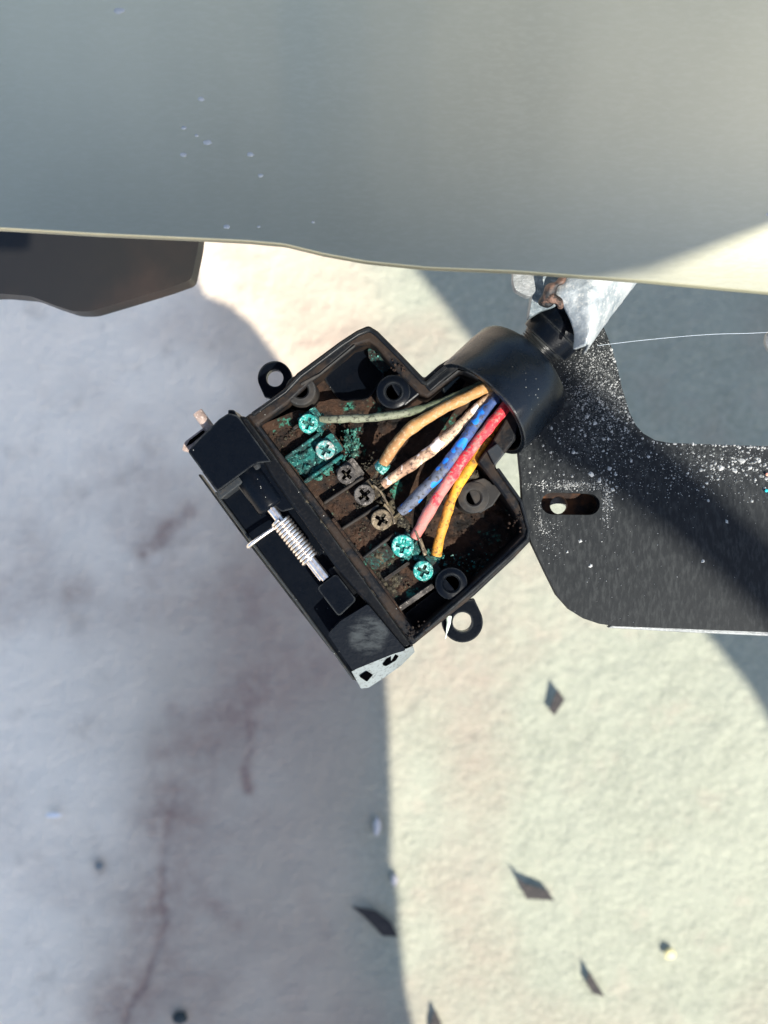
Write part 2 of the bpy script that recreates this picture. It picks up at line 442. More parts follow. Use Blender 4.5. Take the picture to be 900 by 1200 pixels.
# ---------------------------------------------------------------- bumper
def bumper():
    edge = [(-120, 268), (0, 272), (120, 279), (230, 284), (290, 287), (335, 291), (380, 302), (430, 311), (500, 318), (600, 322), (750, 333), (900, 347), (1060, 360)]
    exs = [e[0] for e in edge]; eys = [e[1] for e in edge]
    xs = np.linspace(-120, 1060, 150)
    prof = []                                   # (distance up from the edge in photo px, height)
    prof += [(.4, .0004), (0, .0014), (.25, .0019), (.8, .0022), (2.0, .0024)]
    for d in np.linspace(12, 420, 40):
        prof.append((d, .0024 + .0170 * (d / 300) ** 2))
    bm = bmesh.new(); rings = []
    for x in xs:
        ye = float(np.interp(x, exs, eys)); ring = []
        for d, h in prof:
            b = P(x, ye, .478); q = P(x, ye - d, .478)
            q.z = .478 + h
            ring.append(bm.verts.new(q))
        rings.append(ring)
    for a, b in zip(rings[:-1], rings[1:]):
        for i in range(len(prof) - 1): bm.faces.new((a[i], b[i], b[i + 1], a[i + 1]))
    s = NT('satin_grey_metal')
    gr = s.noise(1400, 4, .6, stretch=((.35, 1, 1), (0, 0, R(12))))
    blot = s.noise(14, 4, .55, stretch=((1.6, .6, 1), (0, 0, R(-8))))
    c = s.mix(s.ramp(blot, .34, .66), (.385, .372, .272), (.435, .418, .305))
    c = s.mix(s.ramp(gr, .4, .7, 0, .35), c, (.47, .455, .345))
    r = s.math('ADD', s.math('MULTIPLY', blot, .06), .44)
    s.out(c, r, .76, .5, gr, .10, .0002)
    o = finish(bm, 'bumper_sheet', s.m, None, 40, dissolve=False)
    so_ = o.modifiers.new('thick', 'SOLIDIFY'); so_.thickness = .0012; so_.offset = -1
    tag(o, 'wide satin grey metal bumper with rolled lower edge across the top', 'bumper')
    s2 = NT('dried_pale_splash'); s2.out(s2.mix(s2.noise(900), (.40, .39, .36), (.52, .50, .46)), .7)
    for (x, y, r_) in ((220, 190, 5), (248, 177, 6), (236, 170, 3), (297, 190, 5), (308, 213, 4), (268, 270, 4.5), (243, 133, 5), (160, 50, 8), (222, 162, 4), (305, 270, 2.5), (368, 265, 2.5), (893, 258, 5)):
        bm = bmesh.new(); bmesh.ops.create_icosphere(bm, subdivisions=2, radius=1)
        ye = float(np.interp(x, exs, eys)); d = ye - y
        hz = .478 + .0024 + .0170 * (d / 300) ** 2
        # same skewed grid as the sheet: height only lifts the point
        q = P(x, y, .478)
        k = (CZ - .478)
        q.z = hz
        for v in bm.verts:
            n_ = 1 + .4 * noise.noise(v.co * 1.3 + Vector((x, y, 0)))
            v.co = Vector((v.co.x * S(r_, .48) * n_ * .8, v.co.y * S(r_, .48) * .55 * n_, v.co.z * .00018)) + Vector((q.x, q.y, q.z))
        finish(bm, 'splash_spot', s2.m, o, 60, dissolve=False)
    return o
bumper()

# ---------------------------------------------------------------- small tab under the bumper
def galv(name, a=(.17, .20, .22), b=(.34, .36, .365), c3=(.52, .51, .48), metal=.1, rough=.5):
    s = NT(name)
    c = s.mix(s.ramp(s.noise(180, 6, .6), .35, .65), a, b)
    c = s.mix(s.ramp(s.noise(900, 6, .7, off=2), .5, .7), c, c3)
    c = s.mix(s.ramp(s.noise(420, 4, .7, off=6), .68, .74), c, (.04, .03, .025))
    return s.out(c, rough, metal, .5, s.math('ADD', s.noise(900, 5, .7), s.noise(250, 3)), .5, .0006)
M['galv'] = galv('chalky_galvanised_wrap')
M['wrap_under'] = galv('shaded_wrap_underside', (.05, .065, .075), (.13, .16, .175), (.30, .32, .32))  # darker bluish copy of the wrap, its shade put into the colour
M['tab'] = galv('dull_grey_metal', (.16, .17, .17), (.2, .21, .21), (.26, .26, .255), .3, .5)
t = prism('metal_tab', [(602, 300), (622, 300), (628, 342), (620, 348), (604, 340), (601, 330)], .470, .4675, M['tab'], rnd=4, bev=.0005, smooth=40)
tag(t, 'small grey metal tab hanging under the bumper edge beside the cable', 'tab')

# ---------------------------------------------------------------- dark arm at the left
s = NT('rusty_black_paint')
s.out(s.mix(s.ramp(s.noise(25, 5), .45, .7), (.006, .0055, .005), (.020, .012, .009)), .45, .1, .5, s.noise(300), .2, .0003)
arm = prism('bracket_arm', [(-60, 240), (238, 240), (232, 290), (224, 328), (196, 338), (150, 352), (106, 365), (86, 365), (62, 357), (36, 347), (0, 344), (-60, 346)], .415, .408, s.m, rnd=6, bev=.003, smooth=50)
tag(arm, 'dark pointed metal arm below the left end of the bumper', 'bracket')

# ---------------------------------------------------------------- black bracket
def bracket():
    root = empty('mounting_bracket')
    tag(root, 'black steel bracket plate with slotted hole and white dust behind the socket', 'bracket')
    out = [(606, 440), (607, 520), (611, 560), (613, 600), (622, 634), (640, 672), (653, 698), (668, 715), (684, 725), (702, 731), (722, 734), (800, 737), (900, 741), (980, 744),
           (980, 526), (900, 523), (840, 521), (785, 519), (768, 516), (754, 508), (745, 498), (738, 484), (729, 455), (722, 425), (715, 402), (706, 380), (698, 340), (630, 335)]
    slot = []
    for i in range(11):
        a = math.pi / 2 + math.pi * i / 10; slot.append((648 + 14 * math.cos(a), 590 - 13 * math.sin(a)))
    for i in range(11):
        a = -math.pi / 2 + math.pi * i / 10; slot.append((690 + 13 * math.cos(a), 591 - 12.5 * math.sin(a)))
    s = NT('dusty_black_powdercoat')
    st = s.noise(900, 5, .6, stretch=((1.6, .5, 1), (0, 0, 0)))
    sep = s.n('ShaderNodeSeparateXYZ'); s.l(s.co, sep.inputs[0])
    up_ = s.ramp(sep.outputs['Y'], -.004, .020)
    big = s.noise(60, 4, .6)
    c = s.mix(s.ramp(st, .42, .72), (.005, .0065, .0075), (.020, .022, .022))
    c = s.mix(s.math('MULTIPLY', s.math('MULTIPLY', s.ramp(big, .42, .62), up_), s.ramp(s.noise(1500, 6, .75, off=3), .5, .64)), c, (.06, .064, .062))
    c = s.mix(s.math('MULTIPLY', s.ramp(s.voro(700, off=2), .22, .08), s.math('MULTIPLY', up_, s.ramp(s.noise(110, 4, off=8), .5, .62))), c, (.14, .15, .14))
    s.out(c, s.math('ADD', s.math('MULTIPLY', st, .25), .40), 0, .16, st, .22, .0002)
    bm = bmesh.new(); prism_bm(bm, [xy(out, .443), xy(slot, .443)], .443, .4395)
    o = finish(bm, 'plate', s.m, root, 40); bevel(o, .0008, 3)
    s3 = NT('rusty_inner_plate'); s3.out(s3.mix(s3.ramp(s3.noise(200, 5), .4, .65), (.012, .006, .004), (.11, .042, .014)), .8, 0, .3, s3.noise(700), .5, .0004)
    hole = [(655 + 10.5 * math.cos(a * math.tau / 20), 592 + 10.5 * math.sin(a * math.tau / 20)) for a in range(20)]
    prism('backing_plate', [(628, 560), (725, 560), (725, 622), (628, 622)], .4372, .4350, s3.m, root, holes=[hole], rnd=5)
    crescent = [(655 + 11 * math.cos(a), 592 + 11 * math.sin(a)) for a in np.linspace(R(-195), R(12), 14)] + [(655 + 11 * math.cos(a), 594 + 4 * math.sin(a)) for a in np.linspace(R(0), R(-180), 10)]
    prism('sleeve', crescent, .4340, .4310, M['tab'], root, bev=.0005)
    prism('lit_edge', [(722, 729), (800, 733), (900, 737), (985, 740), (985, 750), (900, 745.5), (800, 741), (712, 736)], .4420, .4396, M['tab'], root, bev=.0004)  # pale strip paints in the light along the lower edge
    # dust grains lying on the plate
    sg = NT('white_dust'); sg.out(sg.mix(sg.noise(400), (.18, .18, .17), (.45, .45, .43)), .9)
    rnd = random.Random(3); bm = bmesh.new(); n = 0
    from mathutils.geometry import intersect_point_tri_2d
    poly = [Vector(p) for p in out]
    def inside(x, y):
        c_ = False; j = len(out) - 1
        for i in range(len(out)):
            xi, yi = out[i]; xj, yj = out[j]
            if (yi > y) != (yj > y) and x < (xj - xi) * (y - yi) / (yj - yi) + xi: c_ = not c_
            j = i
        return c_
    def grain(x, y, r_):
        if not inside(x, y): return
        if 634 < x < 704 and 576 < y < 606: return
        q = P(x, y, .4432); r = S(r_, .4432)
        a0 = rnd.random() * 6.28; k = rnd.choice((4, 5, 6)); hgt = r * rnd.uniform(.25, .6)
        ring = [bm.verts.new(q + Vector((math.cos(a0 + math.tau * i / k) * r * rnd.uniform(.6, 1.3), math.sin(a0 + math.tau * i / k) * r * rnd.uniform(.6, 1.3), -.0002))) for i in range(k)]
        tp = bm.verts.new(q + Vector((rnd.uniform(-.3, .3) * r, rnd.uniform(-.3, .3) * r, hgt)))
        for i in range(k): bm.faces.new((ring[i], ring[(i + 1) % k], tp))
    for (cx, cy, sx, sy, cnt, rmax) in ((700, 445, 22, 38, 2400, 1.15), (690, 505, 30, 24, 230, 1.9), (735, 475, 8, 28, 420, 1.6), (870, 545, 40, 12, 420, 2.0), (820, 550, 70, 24, 900, 1.0),
                                      (668, 569, 26, 3, 520, 1.3), (711, 588, 4, 14, 300, 1.2), (633, 605, 4, 14, 180, 1.1), (645, 625, 9, 14, 120, 1.0), (760, 600, 90, 60, 70, .8),
                                      (640, 470, 20, 30, 160, 1.0), (700, 665, 45, 40, 50, .8), (672, 540, 30, 22, 90, 1.5)):
        for i in range(cnt):
            r_ = .35 + (rmax - .35) * rnd.random() ** 4
            grain(rnd.gauss(cx, sx), rnd.gauss(cy, sy), r_)
    for (x, y, r_) in ((688, 488, 2.6), (697, 496, 3.0), (706, 491, 2.2), (714, 549, 3), (718, 574, 3.2), (703, 563, 3), (693, 556, 3.4), (722, 556, 2.2), (852, 611, 2.6), (824, 658, 2.2), (680, 634, 2.4), (692, 663, 2.4),
                       (665, 647, 2), (740, 540, 2.2), (760, 535, 2), (628, 478, 2.2), (672, 530, 2.4), (845, 548, 3.5), (870, 540, 4), (880, 548, 3), (862, 552, 3), (890, 540, 3)):
        grain(x, y, r_)
    for i in range(150):                        # bristly white crumbs stuck along the upper edges
        t_ = rnd.random()
        if i % 2: x, y = 716 + 28 * t_ + rnd.gauss(0, 1.4), 405 + 92 * t_
        else: x, y = 760 + 140 * t_, 517 + 6 * t_ + rnd.gauss(1, 1.2)
        grain(x, y, rnd.uniform(.6, 2.0))
    tag(finish(bm, 'dust', sg.m, root, dissolve=False), kind='stuff')
    sc = {'teal_grain': ((898, 575), (.02, .45, .5)), 'coral_grain': ((899, 556), (.8, .3, .2))}
    for nm, ((x, y), cc) in sc.items():
        s4 = NT(nm); s4.out(cc, .6); bm = bmesh.new(); bmesh.ops.create_icosphere(bm, subdivisions=1, radius=S(2.2))
        for v in bm.verts: v.co = v.co + P(x, y, .4436)
        finish(bm, 'crumb', s4.m, root, 30)
bracket()

# ---------------------------------------------------------------- cable: white wrap, black loom and six wires
cable = empty('wiring_cable')
tag(cable, 'black cable with frayed white wrap fanning into six coloured wires', 'cable')
def wrap():
    Lp = [(664, 312), (657, 326), (650, 342), (658, 355), (667, 372), (673, 390), (672, 409)]
    Rp = [(782, 296), (769, 311), (756, 327), (743, 344), (728, 364), (714, 384), (701, 402)]
    L_ = spline([Vector((a, b, 0)) for a, b in Lp], 8); R_ = spline([Vector((a, b, 0)) for a, b in Rp], 8)
    bm = bmesh.new(); rows = []; N = 44
    for i, (a, b) in enumerate(zip(L_, R_)):
        v = i / (len(L_) - 1); row = []
        for k in range(N + 1):
            u = k / N; q = a.lerp(b, u)
            z = .4580 + .0042 * math.sin(math.pi * u) ** .8 - .0135 * u ** 3
            z += .00035 * math.sin(u * 15 + v * 3 + 2.0 * noise.noise(Vector((u * 2, v * 2, 0)))) * math.sin(math.pi * u)
            p = P(q.x, q.y, .4585); p.z = z
            p.z += noise.noise(p * 700) * .00022
            e = (1 if k == N else 0) * noise.noise(p * 900) * .0008
            p.x += e; p.y += e
            row.append(bm.verts.new(p))
        rows.append(row)
    for A, B in zip(rows[:-1], rows[1:]):
        for k in range(N): bm.faces.new((A[k], A[k + 1], B[k + 1], B[k]))
    o = finish(bm, 'white_wrap', M['galv'], cable, 60, dissolve=False)
    so_ = o.modifiers.new('thick', 'SOLIDIFY'); so_.thickness = .0006; so_.offset = -1
    o['label'] = 'frayed chalky white wrap'
    u = prism('white_wrap', [(623, 318), (662, 316), (664, 345), (650, 360), (634, 364), (620, 372), (622, 358), (625, 340)], .4545, .4500, M['wrap_under'], cable, rnd=4, bev=.0008, smooth=50)
wrap()
# loom
L0 = P(604, 437, .4455); L1 = P(664, 374, .449)
ax = (L1 - L0); LL = ax.length
prof = [(0, .0048)]
for i in range(4):
    t0 = LL * (.40 + .035 * i)
    prof += [(t0, .0048), (t0 + LL * .008, .0042), (t0 + LL * .02, .0042), (t0 + LL * .027, .0048)]
prof += [(LL * .56, .0048), (LL * .57, .0057), (LL * .68, .0059), (LL * .80, .0060), (LL * .82, .0063), (LL * .86, .0061), (LL * 1.00, .0061), (LL * 1.06, .0058), (LL * 1.12, .0048), (LL * 1.2, .0025)]
lathe('loom_tube', L0, ax, prof, M['plastic_clean'], cable, closed=False, jit=.0004, jf=220)
# dark torn end of the tape running up to the bumper
s = NT('charred_tape'); s.out(s.mix(s.ramp(s.noise(260, 4), .45, .6), (.006, .006, .007), (.10, .055, .038)), .6, 0, .4, s.noise(900), .5, .0005)
tube('torn_tape', spline([P(638, 356, .4560), P(641, 346, .4580), P(648, 336, .4592), P(658, 327, .4597), P(668, 316, .459)], 6), lambda t: .0013 - .0006 * t + .0002 * math.sin(19 * t), s.m, cable, 16, .0008, 420)
s = NT('coppery_tape'); s.out(s.mix(s.ramp(s.noise(420, 4, .7), .42, .6), (.012, .009, .008), (.13, .075, .055)), .7, 0, .3, s.noise(900), .6, .0004)
tube('torn_tape', spline([P(637, 357, .4572), P(644, 350, .4580), P(652, 352, .4580), P(658, 360, .4572)], 5), lambda t: .0004 + .0009 * math.sin(math.pi * t), s.m, cable, 14, .0009, 600)

wires = [
 ('w_green', 5.6, [(376, 491, .4462), (400, 491, .4480), (440, 489, .4490), (480, 483, .4492), (520, 470, .4490), (552, 456, .4485), (590, 440, .447)], 'thin dirty green wire'),
 ('w_brown', 7.8, [(446, 549, .4462), (458, 529, .4485), (478, 505, .4498), (505, 487, .4502), (535, 471, .4500), (566, 456, .4492), (600, 442, .447)], 'orange brown wire with green tinged end'),
 ('w_white', 7.6, [(449, 568, .4468), (480, 546, .4485), (510, 524, .4492), (538, 500, .4490), (562, 476, .4485), (600, 448, .447)], 'speckled dirty white wire'),
 ('w_blue', 8.0, [(470, 600, .4468), (494, 577, .4488), (520, 550, .4500), (541, 520, .4505), (560, 493, .4500), (578, 470, .449), (604, 446, .447)], 'grimy blue wire with bright blue spots'),
 ('w_red', 7.8, [(486, 630, .4468), (504, 597, .4488), (526, 562, .4500), (549, 530, .4506), (570, 504, .4508), (590, 480, .4503), (612, 455, .448)], 'red wire fading to dusty pink'),
 ('w_yellow', 7.2, [(511, 650, .4462), (518, 622, .4478), (527, 592, .4488), (537, 568, .4486), (549, 549, .4478), (562, 527, .4470), (580, 500, .4465), (606, 468, .445)], 'yellow wire with grime along it')]
for mname, rp, pts, lab in wires:
    p = spline([P(*q) for q in pts], 10)
    ph = rp * 3
    o = tube('wire', p, lambda t: S(rp) * .94 * (.93 + .05 * math.sin(9 * t + ph) + .04 * math.sin(23 * t + ph)), M[mname], cable, 20, .00022, 500); o['label'] = lab
    # bared copper strands at the end
    d = (p[0] - p[3]).normalized(); d.z = -.25; bm = bmesh.new()
    rs_ = random.Random(int(rp * 10))
    for k in range(7):
        o_ = Vector((rs_.uniform(-1, 1), rs_.uniform(-1, 1), rs_.uniform(-1, .6))) * S(rp) * .5
        tube_bm(bm, spline([p[0] + o_ - d * .001, p[0] + o_ * 1.1 + d * .001, p[0] + o_ * 1.3 + d * .0028], 3), .00022, 6, True, .0001, 900)
    finish(bm, 'copper_strands', M['verdigris'] if mname in ('w_green', 'w_red', 'w_yellow') else M['grimy_brass'], o, 60, dissolve=False)
# green tinge on the cut end of the brown wire
bm = bmesh.new(); tube_bm(bm, [P(445.2, 550, .4461), P(448.5, 546.3, .4466), P(450.5, 543, .4470)], S(8.1), 18, True, .0003, 900)
finish(bm, 'corroded_tip', M['verdigris_bright'], cable, 50, dissolve=False)

# ---------------------------------------------------------------- the socket
sock = empty('trailer_socket')
tag(sock, 'opened black plastic trailer plug socket with seven corroded screw terminals', 'socket')
OUT = [(289, 488), (332, 456), (348, 437), (398, 400), (418, 387), (432, 381), (443, 388), (470, 415), (497, 443), (514, 428), (540, 412), (585, 440), (612, 488), (604, 516), (592, 531), (580, 546), (608, 586), (618, 612), (622, 634), (602, 655), (556, 698), (483, 757)]
INN = [(303, 497), (336, 474), (371, 442), (415, 405), (432, 400), (441, 406), (466, 436), (492, 462), (502, 466), (541, 434), (580, 455), (594, 488), (576, 518), (559, 541), (588, 578), (611, 612), (613, 626), (590, 650), (547, 689), (488, 742)]
FL = .4388
prism('wall', OUT, ZR, FL - .003, M['plastic_dirty'], sock, holes=[INN], bev=.0005, smooth=40)
# raised outer lip, leaving a seal groove between it and the inner lip
def offset(pts, d, zr=ZR):
    n = len(pts); r = []
    for i in range(n):
        a = Vector(pts[i - 1]); p = Vector(pts[i]); b = Vector(pts[(i + 1) % n])
        e1 = (p - a).normalized(); e2 = (b - p).normalized()
        n1 = Vector((-e1.y, e1.x)); n2 = Vector((-e2.y, e2.x)); m_ = (n1 + n2)
        m_ = m_ / max(m_.length_squared / 2, .6)
        r.append(tuple(p + m_ * d))
    return r
prism('floor', offset(OUT, 1.2), FL, FL - .0025, M['dirt'], sock)
# open-ended lips: strips along the rim
def strip(name, pts, wpx, zt, zb, m, parent=sock, bev=.0003):
    L = []; Rr = []
    n = len(pts)
    for i in range(n):
        a = Vector(pts[max(i - 1, 0)]); b = Vector(pts[min(i + 1, n - 1)]); d = (b - a).normalized(); nn = Vector((-d.y, d.x)) * wpx / 2
        L.append(tuple(Vector(pts[i]) + nn)); Rr.append(tuple(Vector(pts[i]) - nn))
    return prism(name, L + Rr[::-1], zt, zb, m, parent, bev=bev, smooth=40)
strip('sealing_lip', [(295, 486), (334, 459), (352, 440), (400, 404), (420, 391), (433, 386), (441, 391), (468, 418), (496, 448), (500, 450), (515, 436), (535, 420)], 5, ZR + .0009, ZR - .001, M['plastic'])
strip('sealing_lip', [(352, 451), (372, 440), (416, 404)], 3, ZR + .0003, ZR - .001, M['plastic_dusty_lit'])
strip('sealing_lip', [(583, 549), (611, 588), (620, 622), (618, 632), (597, 652), (552, 693), (486, 750)], 4, ZR + .0008, ZR - .001, M['plastic'])
# small step block on the right of the neck
prism('locating_lug', [(571, 528), (583, 519), (592, 531), (580, 546)], ZR + .0014, FL, M['plastic_scuffed'], sock, bev=.0003)
# sunken black pocket floors; the first paints in the corner's shade
prism('corner_pocket', [(378, 442), (414, 412), (430, 408), (452, 438), (432, 468), (398, 470)], FL + .0012, FL - .0005, M['plastic_clean'], sock, rnd=8)
prism('corner_pocket', [(310, 500), (340, 479), (352, 483), (318, 515)], FL + .0012, FL - .0005, M['plastic'], sock)
prism('corner_pocket', [(474, 720), (510, 692), (542, 694), (490, 742)], FL + .0030, FL - .0005, M['plastic_clean'], sock, rnd=3)
prism('corrosion_patch', [(431, 408), (446, 412), (459, 430), (448, 436), (432, 420)], FL + .0035, FL, M['verdigris_dark'], sock, rnd=3)
def crust(name, poly, zb, hmax, m, seed, thr=.45, fr=700, step=.00022, edge=9, parent=sock):
    V_ = [Vector(p) for p in poly]; k = 2 * TH * (CZ - zb) / 1200; st = step / k
    x0 = min(p[0] for p in poly); x1 = max(p[0] for p in poly); y0 = min(p[1] for p in poly); y1 = max(p[1] for p in poly)
    nx = int((x1 - x0) / st) + 1; ny = int((y1 - y0) / st) + 1
    def sd(x, y):
        d = 1e9; p = Vector((x, y))
        for a, b in zip(V_, V_[1:] + V_[:1]):
            t = max(0, min(1, (p - a).dot(b - a) / (b - a).length_squared)); d = min(d, (p - a - (b - a) * t).length)
        return d if in_poly(x, y, poly) else -d
    bm = bmesh.new(); G = []
    for j in range(ny + 1):
        row = []
        for i in range(nx + 1):
            x = x0 + i * st; y = y0 + j * st; q = P(x, y, zb)
            f = max(-.4, min(1, sd(x, y) / edge))
            n = noise.fractal(Vector((q.x * fr, q.y * fr, seed)), .8, 2.1, 5) * .5 + .5
            h = hmax * (n - thr - .55 * (1 - f))
            h += hmax * .25 * noise.noise(Vector((q.x * 3500, q.y * 3500, seed)))
            q.z = zb + h; row.append(bm.verts.new(q))
        G.append(row)
    for j in range(ny):
        for i in range(nx):
            q = (G[j][i], G[j][i + 1], G[j + 1][i + 1], G[j + 1][i])
            if max(v.co.z for v in q) > zb - hmax * .05: bm.faces.new(q)
    for v in [v for v in bm.verts if not v.link_faces]: bm.verts.remove(v)
    o = finish(bm, name, m, parent, 180, dissolve=False); return tag(o, kind='stuff')
# terminal bed
FRONT0 = Vector((293, 492)); UV = Vector((.592, .806)); VV = Vector((.809, -.587))
def uv(a, b): return tuple(FRONT0 + UV * a + VV * b)
bed = [uv(12, 6), (349, 480), (374, 484), (396, 514), (420, 548), (446, 584), (470, 614), (498, 650), (508, 684), (470, 716), uv(285, 6)]
prism('terminal_bed', bed, .4448, FL, M['dirt'], sock, bev=.0003)
strip('bed_rail', [uv(-6, 1), uv(80, 1), uv(160, 1), uv(240, 1), uv(310, 1)], 9, .4490, FL, M['plastic_dirty'])
strip('bed_rail', [uv(150, 9), uv(210, 8.5), uv(262, 9), uv(300, 7)], 5, .4480, FL, M['dirt'])
div = [[(343, 503), (352, 496)], [(334, 537), (374, 508)], [(356, 565), (402, 533)], [(379, 590), (426, 559)], [(399, 621), (444, 592)], [(424, 655), (462, 626)], [(450, 680), (480, 659)], [(468, 714), (508, 686)]]
for i, d in enumerate(div):
    strip('divider', d, 4.0 if i < 7 else 6, .4472 if i not in (1, 2) else .4476, .4440, M['verdigris'] if i in (1, 2) else M['grimy_steel'] if i == 7 else M['plastic_dirty'])
prism('corrosion_patch', [(335, 537), (374, 511), (398, 532), (358, 561)], .4456, .4440, M['verdigris'], sock, rnd=3)
prism('corrosion_patch', [(424, 656), (452, 634), (462, 650), (440, 668)], .4453, .4440, M['verdigris_dark'], sock, rnd=3)

# lumpy growth of corrosion: many crumbs joined
def crumbs(name, spots, m, n, rmax, seed, parent=sock):
    rnd = random.Random(seed); bm = bmesh.new()
    for i in range(n):
        cx, cy, sx, z = rnd.choice(spots)
        x = rnd.gauss(cx, sx); y = rnd.gauss(cy, sx)
        if not in_poly(x, y, OUT): continue
        r = S(.5 + rmax * rnd.random() ** 2.5)
        mt = Matrix.Translation(P(x, y, z + rnd.uniform(-.0003, .0004)))
        res = bmesh.ops.create_icosphere(bm, subdivisions=1, radius=r, matrix=mt @ Matrix.Rotation(rnd.random() * 3, 4, 'X'))
        for v in res['verts']: v.co += Vector([rnd.uniform(-.35, .35) * r for _ in range(3)])
    o = finish(bm, name, m, parent, dissolve=False)
    return tag(o, kind='stuff')
crumbs('corrosion_crumbs', [(398, 540, 4, .4465), (385, 549, 4, .4465), (370, 556, 3, .4462), (408, 532, 4, .4460), (410, 512, 6, .4440), (372, 508, 3, .4465)], M['verdigris_pale'], 110, 1.0, 1)
crumbs('corrosion_crumbs', [(380, 500, 5, .446), (350, 545, 9, .4462), (412, 520, 7, .4440), (480, 640, 6, .4466), (505, 655, 6, .4462), (512, 650, 4, .4460), (530, 660, 8, .4425), (560, 668, 9, .4415), (445, 415, 5, .4425)], M['verdigris'], 220, 1.2, 2)
crumbs('corrosion_crumbs', [(578, 668, 7, .441), (560, 662, 9, .441), (535, 655, 7, .4415), (508, 660, 5, .4455)], M['verdigris_bright'], 60, 1.5, 3)
crumbs('dirt_crumbs', [(530, 670, 10, .441), (560, 680, 9, .4405), (550, 660, 12, .4405), (545, 560, 6, .447), (552, 556, 5, .4475), (430, 545, 8, .4450), (460, 600, 8, .4458), (420, 600, 14, .4452), (430, 630, 12, .4452), (470, 690, 10, .4452), (590, 640, 8, .4405), (470, 640, 8, .4460), (395, 560, 8, .4458), (340, 520, 12, .4452)], M['mossy'], 520, 1.3, 4)
crumbs('dirt_crumbs', [(580, 600, 16, .4392), (560, 630, 22, .4392), (470, 520, 20, .4392), (430, 480, 22, .4392), (540, 610, 16, .4392), (480, 745, 6, .4504), (500, 738, 5, .4506), (470, 430, 7, .4504), (612, 610, 7, .4504)], M['dirt'], 350, 1.3, 5)

G_ = [((332, 535), (374, 508), (402, 532), (358, 566)), ((398, 500), (424, 500), (428, 530), (410, 548), (392, 530)), ((350, 484), (378, 482), (386, 508), (360, 512))]
crust('verdigris_crust', G_[0], .4456, .0022, M['verdigris'], 1, .42)
crust('verdigris_crust', [(362, 560), (404, 528), (412, 538), (372, 570)], .4462, .0028, M['verdigris_pale'], 2, .40, 900)
crust('verdigris_crust', G_[1], .4430, .0034, M['verdigris_pale'], 3, .45)
crust('verdigris_crust', G_[2], .4462, .0022, M['verdigris'], 4, .42)
crust('verdigris_crust', [(450, 625), (480, 618), (500, 640), (496, 660), (470, 664)], .4464, .0026, M['verdigris'], 5, .42)
crust('verdigris_crust', [(480, 648), (506, 640), (522, 650), (512, 680), (488, 686)], .4462, .0026, M['verdigris_pale'], 6, .44)
crust('verdigris_crust', [(520, 650), (545, 648), (590, 655), (585, 676), (556, 688), (548, 664)], .4405, .0034, M['mossy'], 7, .47)
crust('dirt_crust', [(420, 560), (440, 556), (470, 590), (505, 640), (490, 650), (455, 610)], .4462, .0026, M['mossy'], 8, .44)
crust('dirt_crust', [(424, 640), (455, 630), (480, 680), (462, 706), (440, 690)], .4452, .0016, M['mossy'], 9, .46)
crust('dirt_crust', [(340, 560), (372, 596), (420, 655), (455, 712), (446, 714), (404, 655), (356, 590)], .4494, .0010, M['mossy'], 10, .45)
crust('dirt_crust', [(535, 548), (560, 546), (566, 562), (545, 572), (532, 566)], .4480, .0024, M['mossy'], 11, .42)
crust('dirt_crust', [(380, 575), (500, 655), (470, 712), (400, 640)], .4450, .0011, M['dirt'], 12, .46)
crust('dirt_crust', [(310, 515), (350, 490), (362, 512), (332, 534)], .4450, .0012, M['dirt'], 13, .42)
crust('dirt_crust', [(520, 600), (586, 582), (612, 622), (560, 680), (505, 650)], FL + .0002, .0016, M['dirt'], 14, .42, 400, .0003)
crust('dirt_crust', [(380, 500), (520, 480), (470, 560), (420, 540)], FL + .0002, .0018, M['dirt'], 15, .42, 400, .0003)

# bosses
def boss(x, y, r, hr, m, zt=.4490, tail=None, hole_y=0):
    bm = bmesh.new()
    p0 = P(x, y, zt); p0.z = FL
    h = zt - FL; R_ = S(r, zt); H_ = S(hr, zt)
    lathe_bm(bm, p0, Vector((0, 0, 1)), [(0, R_ * 1.06), (h - .0006, R_), (h - .00015, R_ * .985), (h, R_ * .93), (h + .0001, H_ * 1.25), (h - .0003, H_ * 1.02), (h - .0007, H_), (.0006, H_ * .9)], 40, closed=False)
    o = finish(bm, 'screw_boss', m, sock, 35, dissolve=False)
    bm = bmesh.new(); bmesh.ops.create_circle(bm, cap_ends=True, segments=24, radius=H_ * .95, matrix=Matrix.Translation(Vector((p0.x, p0.y, FL + .0009))))
    lathe_bm(bm, p0, Vector((0, 0, 1)), [(h - .00025, H_ * .99), (h - .0008, H_ * .97), (.0012, H_ * .86)], 30, closed=False)
    finish(bm, 'bore', M['void'], o, 60, dissolve=False)
    if tail: prism('web', tail, zt - .0004, FL, m, o, bev=.0003)
    return o
boss(352, 457, 18, 8.5, M['plastic_dusty_lit'], .4496)
boss(461, 459, 20, 8.5, M['plastic_clean'], .4490, [(452, 440), (470, 438), (494, 460), (474, 476)])
boss(555, 583, 18.5, 8.5, M['plastic_dusty_lit'], .4488, [(545, 566), (567, 560), (590, 574), (578, 592), (562, 602)])
boss(529, 684, 19, 9, M['plastic_clean'], .4492, [(517, 672), (540, 700), (548, 694), (520, 702)])
prism('vent_hole', rounded([(570, 556), (578, 558), (584, 566), (577, 569)], 2), .4486, .4480, M['void'], sock)

